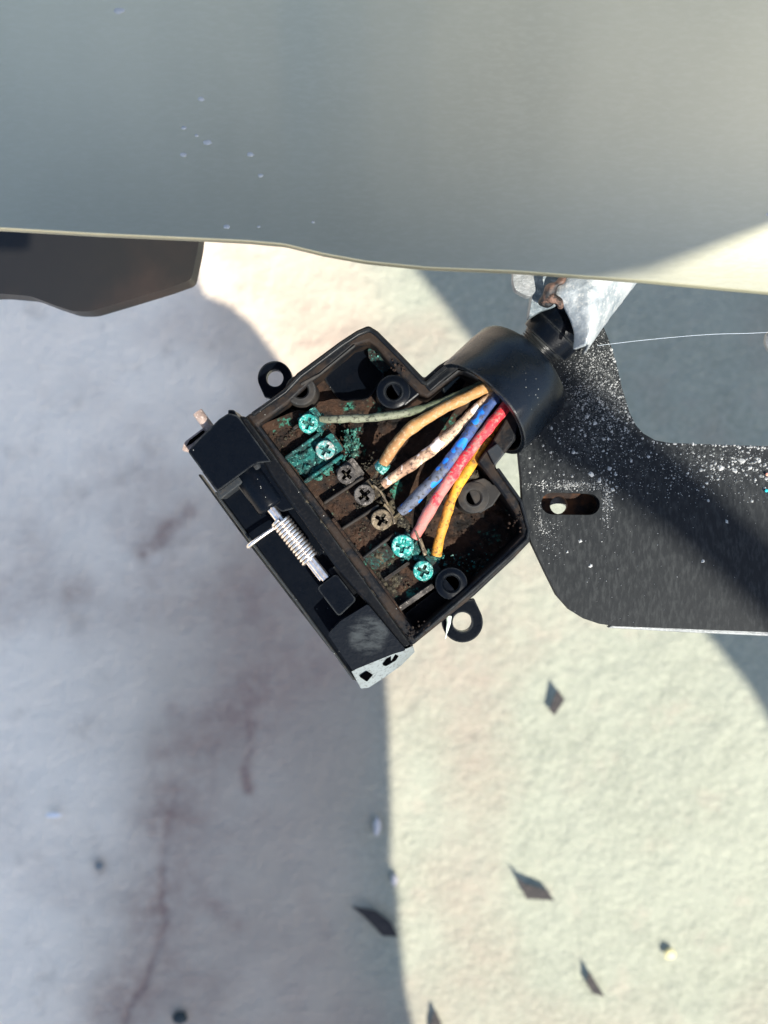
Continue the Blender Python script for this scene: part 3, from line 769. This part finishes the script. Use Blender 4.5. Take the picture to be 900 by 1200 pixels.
# screws and clamps
def plus(cx, cy, a, b, ang):
    pts = [(-b, -a), (b, -a), (b, -b), (a, -b), (a, b), (b, b), (b, a), (-b, a), (-b, b), (-a, b), (-a, -b), (-b, -b)]
    c_, s_ = math.cos(ang), math.sin(ang)
    return [(cx + x * c_ - y * s_, cy + x * s_ + y * c_) for x, y in pts]
def screw(x, y, r, m, ang, zt, slot_m=None, tilt=0, lab=None):
    bm = bmesh.new()
    ring = circ(x, y, r * .93, 26); prism_bm(bm, [xy(ring, zt), xy(plus(x, y, r * .62, r * .17, ang), zt)], zt, zt - .0007)
    o = finish(bm, 'screw', m, sock, 40); bevel(o, .00012, 2)
    p0 = P(x, y, zt); p0.z = zt - .0010
    lathe('screw_head_rim', p0, Vector((0, 0, 1)), [(0, S(r)), (.0006, S(r)), (.0009, S(r * .97)), (.00102, S(r * .90)), (.0006, S(r * .88)), (0, S(r * .88))], m, o, 28)
    bm = bmesh.new(); bmesh.ops.create_circle(bm, cap_ends=True, segments=20, radius=S(r * .9), matrix=Matrix.Translation(Vector((p0.x, p0.y, zt - .0006))))
    finish(bm, 'screw_recess', slot_m or M['void'], o, dissolve=False)
    if lab: o['label'] = lab
    return o
def clamp(x, y, m, w_=15, l_=14, z=.4466, off=5):
    a = Vector((x, y)) + VV * off
    pts = [tuple(a + UV * u + VV * v) for u, v in ((-w_, -l_), (w_, -l_), (w_, l_), (-w_, l_))]
    c_ = prism('terminal_clamp', pts, z, .4435, m, sock, rnd=3, bev=.0004, smooth=40)
    return c_
scr = [(361, 496, 11.5, 'verdigris_bright', 'verdigris', .3, 'green crusted screw'), (381, 527, 11.5, 'pink_screw', 'verdigris', .5, 'pinkish screw ringed with green'), (406, 556, 11.5, 'grimy_steel', None, .7, 'dark grimy cross head screw'),
       (427, 580, 12.5, 'grimy_steel', None, .9, 'grey grimy screw'), (447, 609, 12.5, 'brassy_screw', None, .5, 'dull brass coloured screw'), (472, 640, 13.5, 'verdigris_bright', 'verdigris', .2, 'bright green crusted screw'), (496, 669, 12, 'verdigris_bright', 'verdigris_dark', .4, 'pale green crusted screw')]
clm = ['verdigris', 'verdigris', 'grimy_steel', 'grimy_brass', 'grimy_brass', 'verdigris', 'verdigris']
for (x, y, r, ma, sm, ang, lab), cm in zip(scr, clm):
    clamp(x, y, M[cm] if cm != 'verdigris' or x < 400 else M['verdigris_dark'], 12, 13, .4466)
    screw(x, y, r, M[ma], ang, .4484, M[sm] if sm else None, 0, lab)
crust('screw_crust', [(462, 632), (474, 626), (486, 636), (484, 652), (470, 656)], .4479, .0016, M['verdigris_bright'], 21, .40, 1100, .00015, 6)
crust('screw_crust', [(486, 664), (496, 656), (508, 660), (506, 676), (494, 682)], .4476, .0017, M['verdigris_pale'], 22, .44, 1100, .00015, 6)
crust('screw_crust', [(350, 492), (362, 484), (373, 494), (368, 508), (354, 508)], .4477, .0016, M['verdigris_pale'], 23, .46, 1100, .00015, 6)
crust('screw_crust', [(396, 548), (412, 546), (418, 562), (404, 570)], .4477, .0015, M['mossy'], 24, .46, 1100, .00015, 6)
crust('screw_crust', [(418, 574), (436, 568), (440, 588), (424, 594)], .4477, .0015, M['mossy'], 25, .46, 1100, .00015, 6)
crust('screw_crust', [(436, 602), (450, 596), (462, 608), (448, 622)], .4477, .0015, M['mossy'], 26, .48, 1100, .00015, 6)
# metal clip edges behind the screws
for pts in ([(437, 568), (446, 576), (454, 590)], [(450, 590), (458, 600), (463, 614)], [(487, 622), (493, 636), (500, 648)]):
    strip('clip_edge', pts, 2.4, .4486, .4450, M['brassy_screw'])
tube('clip_edge', spline([P(492, 632, .4475), P(495, 640, .4482), P(498, 650, .4475)], 4), .0004, M['brassy_screw'], sock, 8)

# ears
def ear(cx, cy, ro, ri, webpts, m):
    bm = bmesh.new(); zt = .4425; zb = .4395
    n = 40; circle = circ(cx, cy, ro, n)
    # outer outline = circle joined to the web by a convex hull
    pts = [Vector(p) for p in circle + list(webpts)]
    pts2 = sorted(set((round(p.x, 3), round(p.y, 3)) for p in pts))
    def half(ps):
        h = []
        for p in ps:
            while len(h) > 1 and (h[-1][0] - h[-2][0]) * (p[1] - h[-2][1]) - (h[-1][1] - h[-2][1]) * (p[0] - h[-2][0]) <= 0: h.pop()
            h.append(p)
        return h
    hull = half(pts2)[:-1] + half(pts2[::-1])[:-1]
    prism_bm(bm, [xy(hull, zt), xy(circ(cx, cy, ri, 30), zt)], zt, zb)
    o = finish(bm, 'mounting_ear', m, sock, 40); bevel(o, .0005, 3); return o
ear(322, 443, 20, 10, [(310, 465), (345, 460), (338, 470)], M['plastic_clean'])
ear(542, 729, 24, 11.5, [(519, 735), (556, 702), (530, 716)], M['plastic_clean'])
s = NT('pale_fibre'); s.out((.5, .56, .48), .7)
tube('fibre', spline([P(526, 722, .4432), P(525, 735, .4436), P(522, 748, .4430)], 5), lambda t: .0005 * (1.2 - t), s.m, sock, 8, .0002, 900)

# collar
C0 = P(563, 480, .4485); C1 = P(616, 429, .4485)
cax = Vector((C1.x - C0.x, C1.y - C0.y, 0)).normalized() * math.cos(R(16)) + Vector((0, 0, -math.sin(R(16))))
CL = .0136; CR = .0123
lathe('cable_collar', C0, cax, [(0, CR * .985), (.0003, CR), (.004, CR * 1.0), (.009, CR), (CL - .0012, CR * .985), (CL - .0004, CR * .955), (CL, CR * .90), (CL, CR * .70), (CL - .0012, CR * .62), (CL - .0012, .0060), (CL - .0022, .0060),
      (CL - .0026, CR * .86), (.004, CR * .88), (.0003, CR * .89), (0, CR * .905)], M['collar'], sock, 80, smooth=32, jit=.0002, jf=120)
strip('neck_wall', [(501, 456), (520, 440), (545, 420)], 9, ZR + .0004, FL, M['plastic'])

# hinge side
Z0 = .4520
prism('hinge_block', [(220, 529), (232, 515), (246, 502), (257, 491), (268, 484), (279, 487), (318, 541), (300, 543), (255, 576), (250, 570)], Z0, .4370, M['plastic_clean'], sock, bev=.0014, rnd=3, smooth=50)
prism('hinge_block_foot', [(250, 568), (300, 536), (306, 547), (284, 566), (258, 586)], Z0 - .0022, .4370, M['plastic_scuffed'], sock, bev=.0005, smooth=45)
prism('block_end', [(213, 528), (216, 518), (240, 500), (247, 503), (224, 531)], .4490, .4385, M['rod'], sock, rnd=3, bev=.0005, smooth=45)
prism('block_recess', [(218, 523), (222, 516), (238, 504), (240, 506), (224, 520)], .4494, .4480, M['void'], sock)
prism('hinge_block_tip', [(267, 487), (267, 480), (274, 480), (280, 490)], .4505, .4400, M['plastic'], sock, bev=.0003)
prism('front_wall', [(279, 487), (289, 488), (483, 757), (474, 762), (430, 708), (400, 675), (318, 560)], .4494, .4370, M['plastic'], sock, bev=.0006, smooth=45)
# lid plate below the hinge
prism('lid_plate', [(236, 552), (258, 560), (300, 545), (340, 570), (432, 700), (425, 760), (420, 800), (412, 795)], .4432, .4405, M['plastic_clean'], sock, bev=.0004, smooth=45)
strip('lid_lip', [(252, 577), (300, 642), (350, 708), (415, 797)], 3.2, .4442, .4400, M['plastic_scuffed'], bev=.0003)
strip('lid_edge', [(233, 556), (290, 634), (345, 706), (390, 764)], 2.4, .4395, .4360, M['plastic'])
# knuckles
AX0 = P(316, 594, .4475); AX1 = P(381, 677, .4475); adir = (AX1 - AX0).normalized()
def ax_pt(px, py, z=.4475): return P(px, py, z)
def knuckle(a, b, r, m):
    ra = r; d = (b - a); L = d.length
    prof = [(0, 0.0001), (0, ra * .8), (L * .03, ra * .93), (L * .08, ra), (L * .92, ra), (L * .97, ra * .93), (L, ra * .8), (L, .0001)]
    return lathe('hinge_knuckle', a, d, prof, m, sock, 40, closed=False, smooth=50)
knuckle(ax_pt(288, 550, .4470), ax_pt(320, 595, .4470), S(19), M['plastic_clean'])
prism('knuckle_lit_side', [(277, 568), (286, 561), (313, 590), (311, 600), (303, 601)], .4483, .4420, M['plastic_dusty_lit'], sock, rnd=4, bev=.0008, smooth=50)  # grey plate stands for the lit side of the black barrel
prism('hinge_knuckle', [(371, 689), (394, 672), (418, 703), (397, 723)], .4498, .4425, M['plastic_clean'], sock, rnd=5, bev=.0009, smooth=50)
prism('knuckle_root', [(384, 668), (400, 660), (425, 690), (414, 706)], .4470, .4420, M['plastic'], sock, rnd=3)
prism('hinge_knuckle', [(298, 543), (316, 541), (350, 584), (345, 596), (330, 600), (318, 590)], .4488, .4370, M['plastic_clean'], sock, rnd=3, bev=.0006, smooth=50)
# rod
tube('hinge_rod', [P(231.5, 483, .4482), P(250, 508, .4482)], S(6.3), M['rod'], sock, 24)
tube('hinge_rod', [P(314, 591, .4482), P(348, 635, .4482), P(382, 678, .4482)], S(5.6), M['steel'], sock, 24)
tube('spring_end', [P(360, 657, .4480), P(377, 679, .4480)], .0006, M['steel'], sock, 10)
# spring
a = P(327.5, 609, .4482); b = P(364, 656, .4482); d = b - a; L = d.length; e = d.normalized()
n1 = Vector((0, 0, 1)); n1 = (n1 - e * n1.dot(e)).normalized(); n2 = e.cross(n1)
turns = 13.5; pts = []
N = int(turns * 24)
for i in range(N + 1):
    an = math.tau * turns * i / N
    pts.append(a + e * (L * i / N) + (n1 * math.cos(an) + n2 * math.sin(an)) * S(10.2))
bm = bmesh.new(); tube_bm(bm, pts, L / turns * .45, 8, True)
finish(bm, 'torsion_spring', M['steel'], sock, 60, dissolve=False)
tube('spring_arm', spline([P(331, 612, .4462), P(325, 616, .4465), P(310, 626, .4468), P(295, 637, .4468), P(291.5, 640, .4462), P(291, 641, .4448)], 5), S(2.5), M['steel'], sock, 12)
# end block
zt = lambda x, y: Z0 - .0012
s = NT('scuffed_block_plastic')
vm = s.n('ShaderNodeVectorMath', operation='DISTANCE'); s.l(s.co, vm.inputs[0]); vm.inputs[1].default_value = P(432, 745, .4508)
wv = s.math('ADD', vm.outputs['Value'], s.math('MULTIPLY', s.noise(300, 5, .7), .0030))
msk = s.math('MULTIPLY', s.ramp(wv, .0062, .0042), s.ramp(s.noise(420, 7, .7, stretch=((.5, 1.4, 1), (0, 0, R(35)))), .36, .66))
s.out(s.mix(msk, (.003, .0045, .007), (.030, .035, .037)), s.math('ADD', s.math('MULTIPLY', msk, .3), .34), 0, .13, s.noise(1200, 5), .3, .0002)
prism('end_block', [(384, 743), (400, 727), (431, 708), (476, 762), (462, 766), (437, 776), (413, 786)], .4508, .4370, s.m, sock, rnd=3, bev=.0009, smooth=50)
# sloping end face, light put into its pale grey, with two openings, facing the lower right
def end_face():
    top = [(412, 787), (437, 774), (462, 764), (477, 760), (484, 757)]
    bot = [(423, 807), (432, 806), (452, 793), (470, 780), (486, 764)]
    bm = bmesh.new()
    A = [P(x, y, .4500) for x, y in top]; B = [P(x, y, .4425) for x, y in bot]
    C = [q + Vector((-.001, .0015, 0)) for q in B]
    for q in C: q.z = .4370
    va = [bm.verts.new(q) for q in A]; vb = [bm.verts.new(q) for q in B]; vc = [bm.verts.new(Vector((q.x, q.y, .4370))) for q in A]
    vd = [bm.verts.new(q) for q in C]
    n = len(A)
    for i in range(n - 1):
        bm.faces.new((va[i], va[i + 1], vb[i + 1], vb[i])); bm.faces.new((vb[i], vb[i + 1], vd[i + 1], vd[i]))
    bm.faces.new((va[0], vb[0], vd[0], vc[0])); bm.faces.new((va[-1], vc[-1], vd[-1], vb[-1]))
    o = finish(bm, 'end_face', M['lit_plastic'], sock, 40)
    def zf(x, y): # height of the slope at photo point
        t = ((x - 447) * .5 + (y - 770) * .86) / 22
        return .4500 - .0075 * min(max(t, 0), 1)
    for pts in ([(421, 793), (430, 787), (437, 791), (430, 799)], [(448, 779), (453, 772), (464, 765), (469, 766), (464, 774), (452, 781)]):
        bm = bmesh.new(); vs_ = []
        pts = rounded(pts, 1.5, 3)
        for x, y in pts: q = P(x, y, zf(x, y) + .0006); vs_.append(bm.verts.new(q))
        low = [bm.verts.new(v.co + Vector((0, 0, -.002))) for v in vs_]
        bm.faces.new(vs_)
        for i in range(len(vs_)):
            j = (i + 1) % len(vs_); bm.faces.new((vs_[i], vs_[j], low[j], low[i]))
        finish(bm, 'keyhole', M['void'], o, dissolve=False)
end_face()

# ---------------------------------------------------------------- thread, screw at the right edge
s = NT('spider_silk'); s.out((.5, .55, .6), .4)
pts = spline([P(700, 405, .4440), P(760, 398, .4446), (P(830, 392, .4450)), P(890, 390, .4452), P(980, 384, .447)], 8)
t = tube('silk_thread', pts, .000035, s.m, None, 6); tag(t, 'single fine spider thread stretched right from the bracket', 'thread')
bolt = empty('bolt'); tag(bolt, 'grey bolt end just entering at the right edge above the bracket', 'bolt')
p0 = P(912, 400, .440)
lathe('washer', p0, Vector((0, 0, 1)), [(0, .0032), (.0012, .0032), (.0016, .0028), (.0016, .0012), (0, .0012)], M['tab'], bolt, 32)
lathe('bolt_head', p0 + Vector((0, 0, .0017)), Vector((0, 0, 1)), [(0, .0022), (.0016, .0021), (.0020, .0015), (.0020, .0001)], M['steel'], bolt, 6, closed=False, smooth=20)

# ---------------------------------------------------------------- debris on the concrete, and dark flakes standing for small shadows
s = NT('shadow_chip'); s.out(s.mix(s.ramp(s.noise(500), .4, .6), (.016, .014, .014), (.034, .028, .026)), .8, 0, .3, s.noise(600), .4, .0005)  # dark colour of the shadow flakes, shared by the leaf scrap
M['chip'] = s.m
def chip(pts, label, lift=.003, up=(-1, 1), m='chip', name='shadow_chip', group=None, cat='chip'):
    """thin curled flake: the corner nearest the lower right rests on the slab and the other side lifts"""
    z0 = .0022; c_ = sum((Vector(p) for p in pts), Vector((0, 0))) / len(pts)
    q = xy(pts, z0); bm = bmesh.new()
    cx, cy = P(c_.x, c_.y, z0)[:2]
    u = Vector(up).normalized(); ext = max(abs((x - cx) * u.x + (y - cy) * u.y) for x, y in q) or 1
    f = lambda x, y: z0 + lift * max(0, (((x - cx) * u.x + (y - cy) * u.y) / ext + 1) / 2) ** 1.3
    q2 = []                                       # subdivide outline
    for i in range(len(q)):
        a, b = Vector(q[i]), Vector(q[(i + 1) % len(q)])
        for k in range(4): q2.append(tuple(a.lerp(b, k / 4)))
    prism_bm(bm, [q2], lambda x, y: f(x, y) + .0007, f)
    o = finish(bm, name, M[m], None, 30, dissolve=False)
    return tag(o, label, cat, group)
chip([(652, 806), (661, 819), (650, 838), (643, 832)], 'slim upright dark diamond-shaped shadow made as a flake on sunlit concrete nearest the bracket', .004, (-.2, 1), group='shadows made as dark flakes on the sunlit concrete')
chip([(603, 1022), (613, 1033), (640, 1042), (650, 1055), (616, 1052)], 'widest dark diamond-shaped shadow made as a flake lying on the sunlit concrete', .005, (-.3, 1), group='shadows made as dark flakes on the sunlit concrete')
chip([(688, 1134), (698, 1150), (709, 1168), (694, 1163), (686, 1150)], 'small dark triangular shadow made as a flake low on the sunlit concrete', .004, (-.4, 1), group='shadows made as dark flakes on the sunlit concrete')
chip([(509, 1180), (517, 1196), (516, 1222), (504, 1222), (504, 1198)], 'dark shadow made as a flake, cut by the bottom edge beside the shadow line', .004, (-.1, 1), group='shadows made as dark flakes on the sunlit concrete')
chip([(412, 1060), (440, 1066), (458, 1080), (466, 1097), (448, 1096), (432, 1078)], 'long dark curved leaf scrap in the shade beside the sunlit strip', .002, (-.4, 1), name='leaf_scrap', cat='leaf')
def pebble(x, y, r, cc, label, name='pebble', squash=(1, 1, .8), cat='pebble'):
    bm = bmesh.new(); bmesh.ops.create_icosphere(bm, subdivisions=3, radius=1)
    rr = S(r, 0)
    for v in bm.verts:
        n_ = 1 + .35 * noise.noise(v.co * 1.4 + Vector((x, y, 1)))
        v.co = Vector((v.co.x * rr * squash[0] * n_, v.co.y * rr * squash[1] * n_, v.co.z * rr * squash[2] * n_)) + P(x, y, rr * squash[2] * .6 + .0016)
    s_ = NT(name + '_stone'); s_.out(s_.mix(s_.noise(400), cc, tuple(min(1, c_ * 1.3) for c_ in cc)), .7)
    o = finish(bm, name, s_.m, None, 50, dissolve=False); return tag(o, label, cat)
pebble(785, 1118, 6.0, (.60, .50, .24), 'small yellow pebble on the sunlit concrete at lower right')
pebble(211, 1193, 8.5, (.012, .02, .022), 'round black pebble on shaded concrete at the bottom edge', squash=(1, .8, .7))
pebble(442, 968, 6, (.36, .33, .32), 'pale upright stone chip in the shade beside the sunlit strip', 'stone_chip', (.7, 1.7, .9), 'chip')
pebble(462, 1031, 6, (.38, .34, .32), 'pale stone chip right on the edge of the sunlit strip', 'stone_chip', (.7, 1.1, .8), 'chip')
pebble(63, 955, 6, (.62, .6, .6), 'small white sliver on the shaded concrete at far left', 'stone_chip', (1.5, .45, .5), 'chip')
pebble(116, 1015, 5, (.14, .15, .15), 'little grey pebble on shaded concrete left of the crack', squash=(.9, .9, .6))
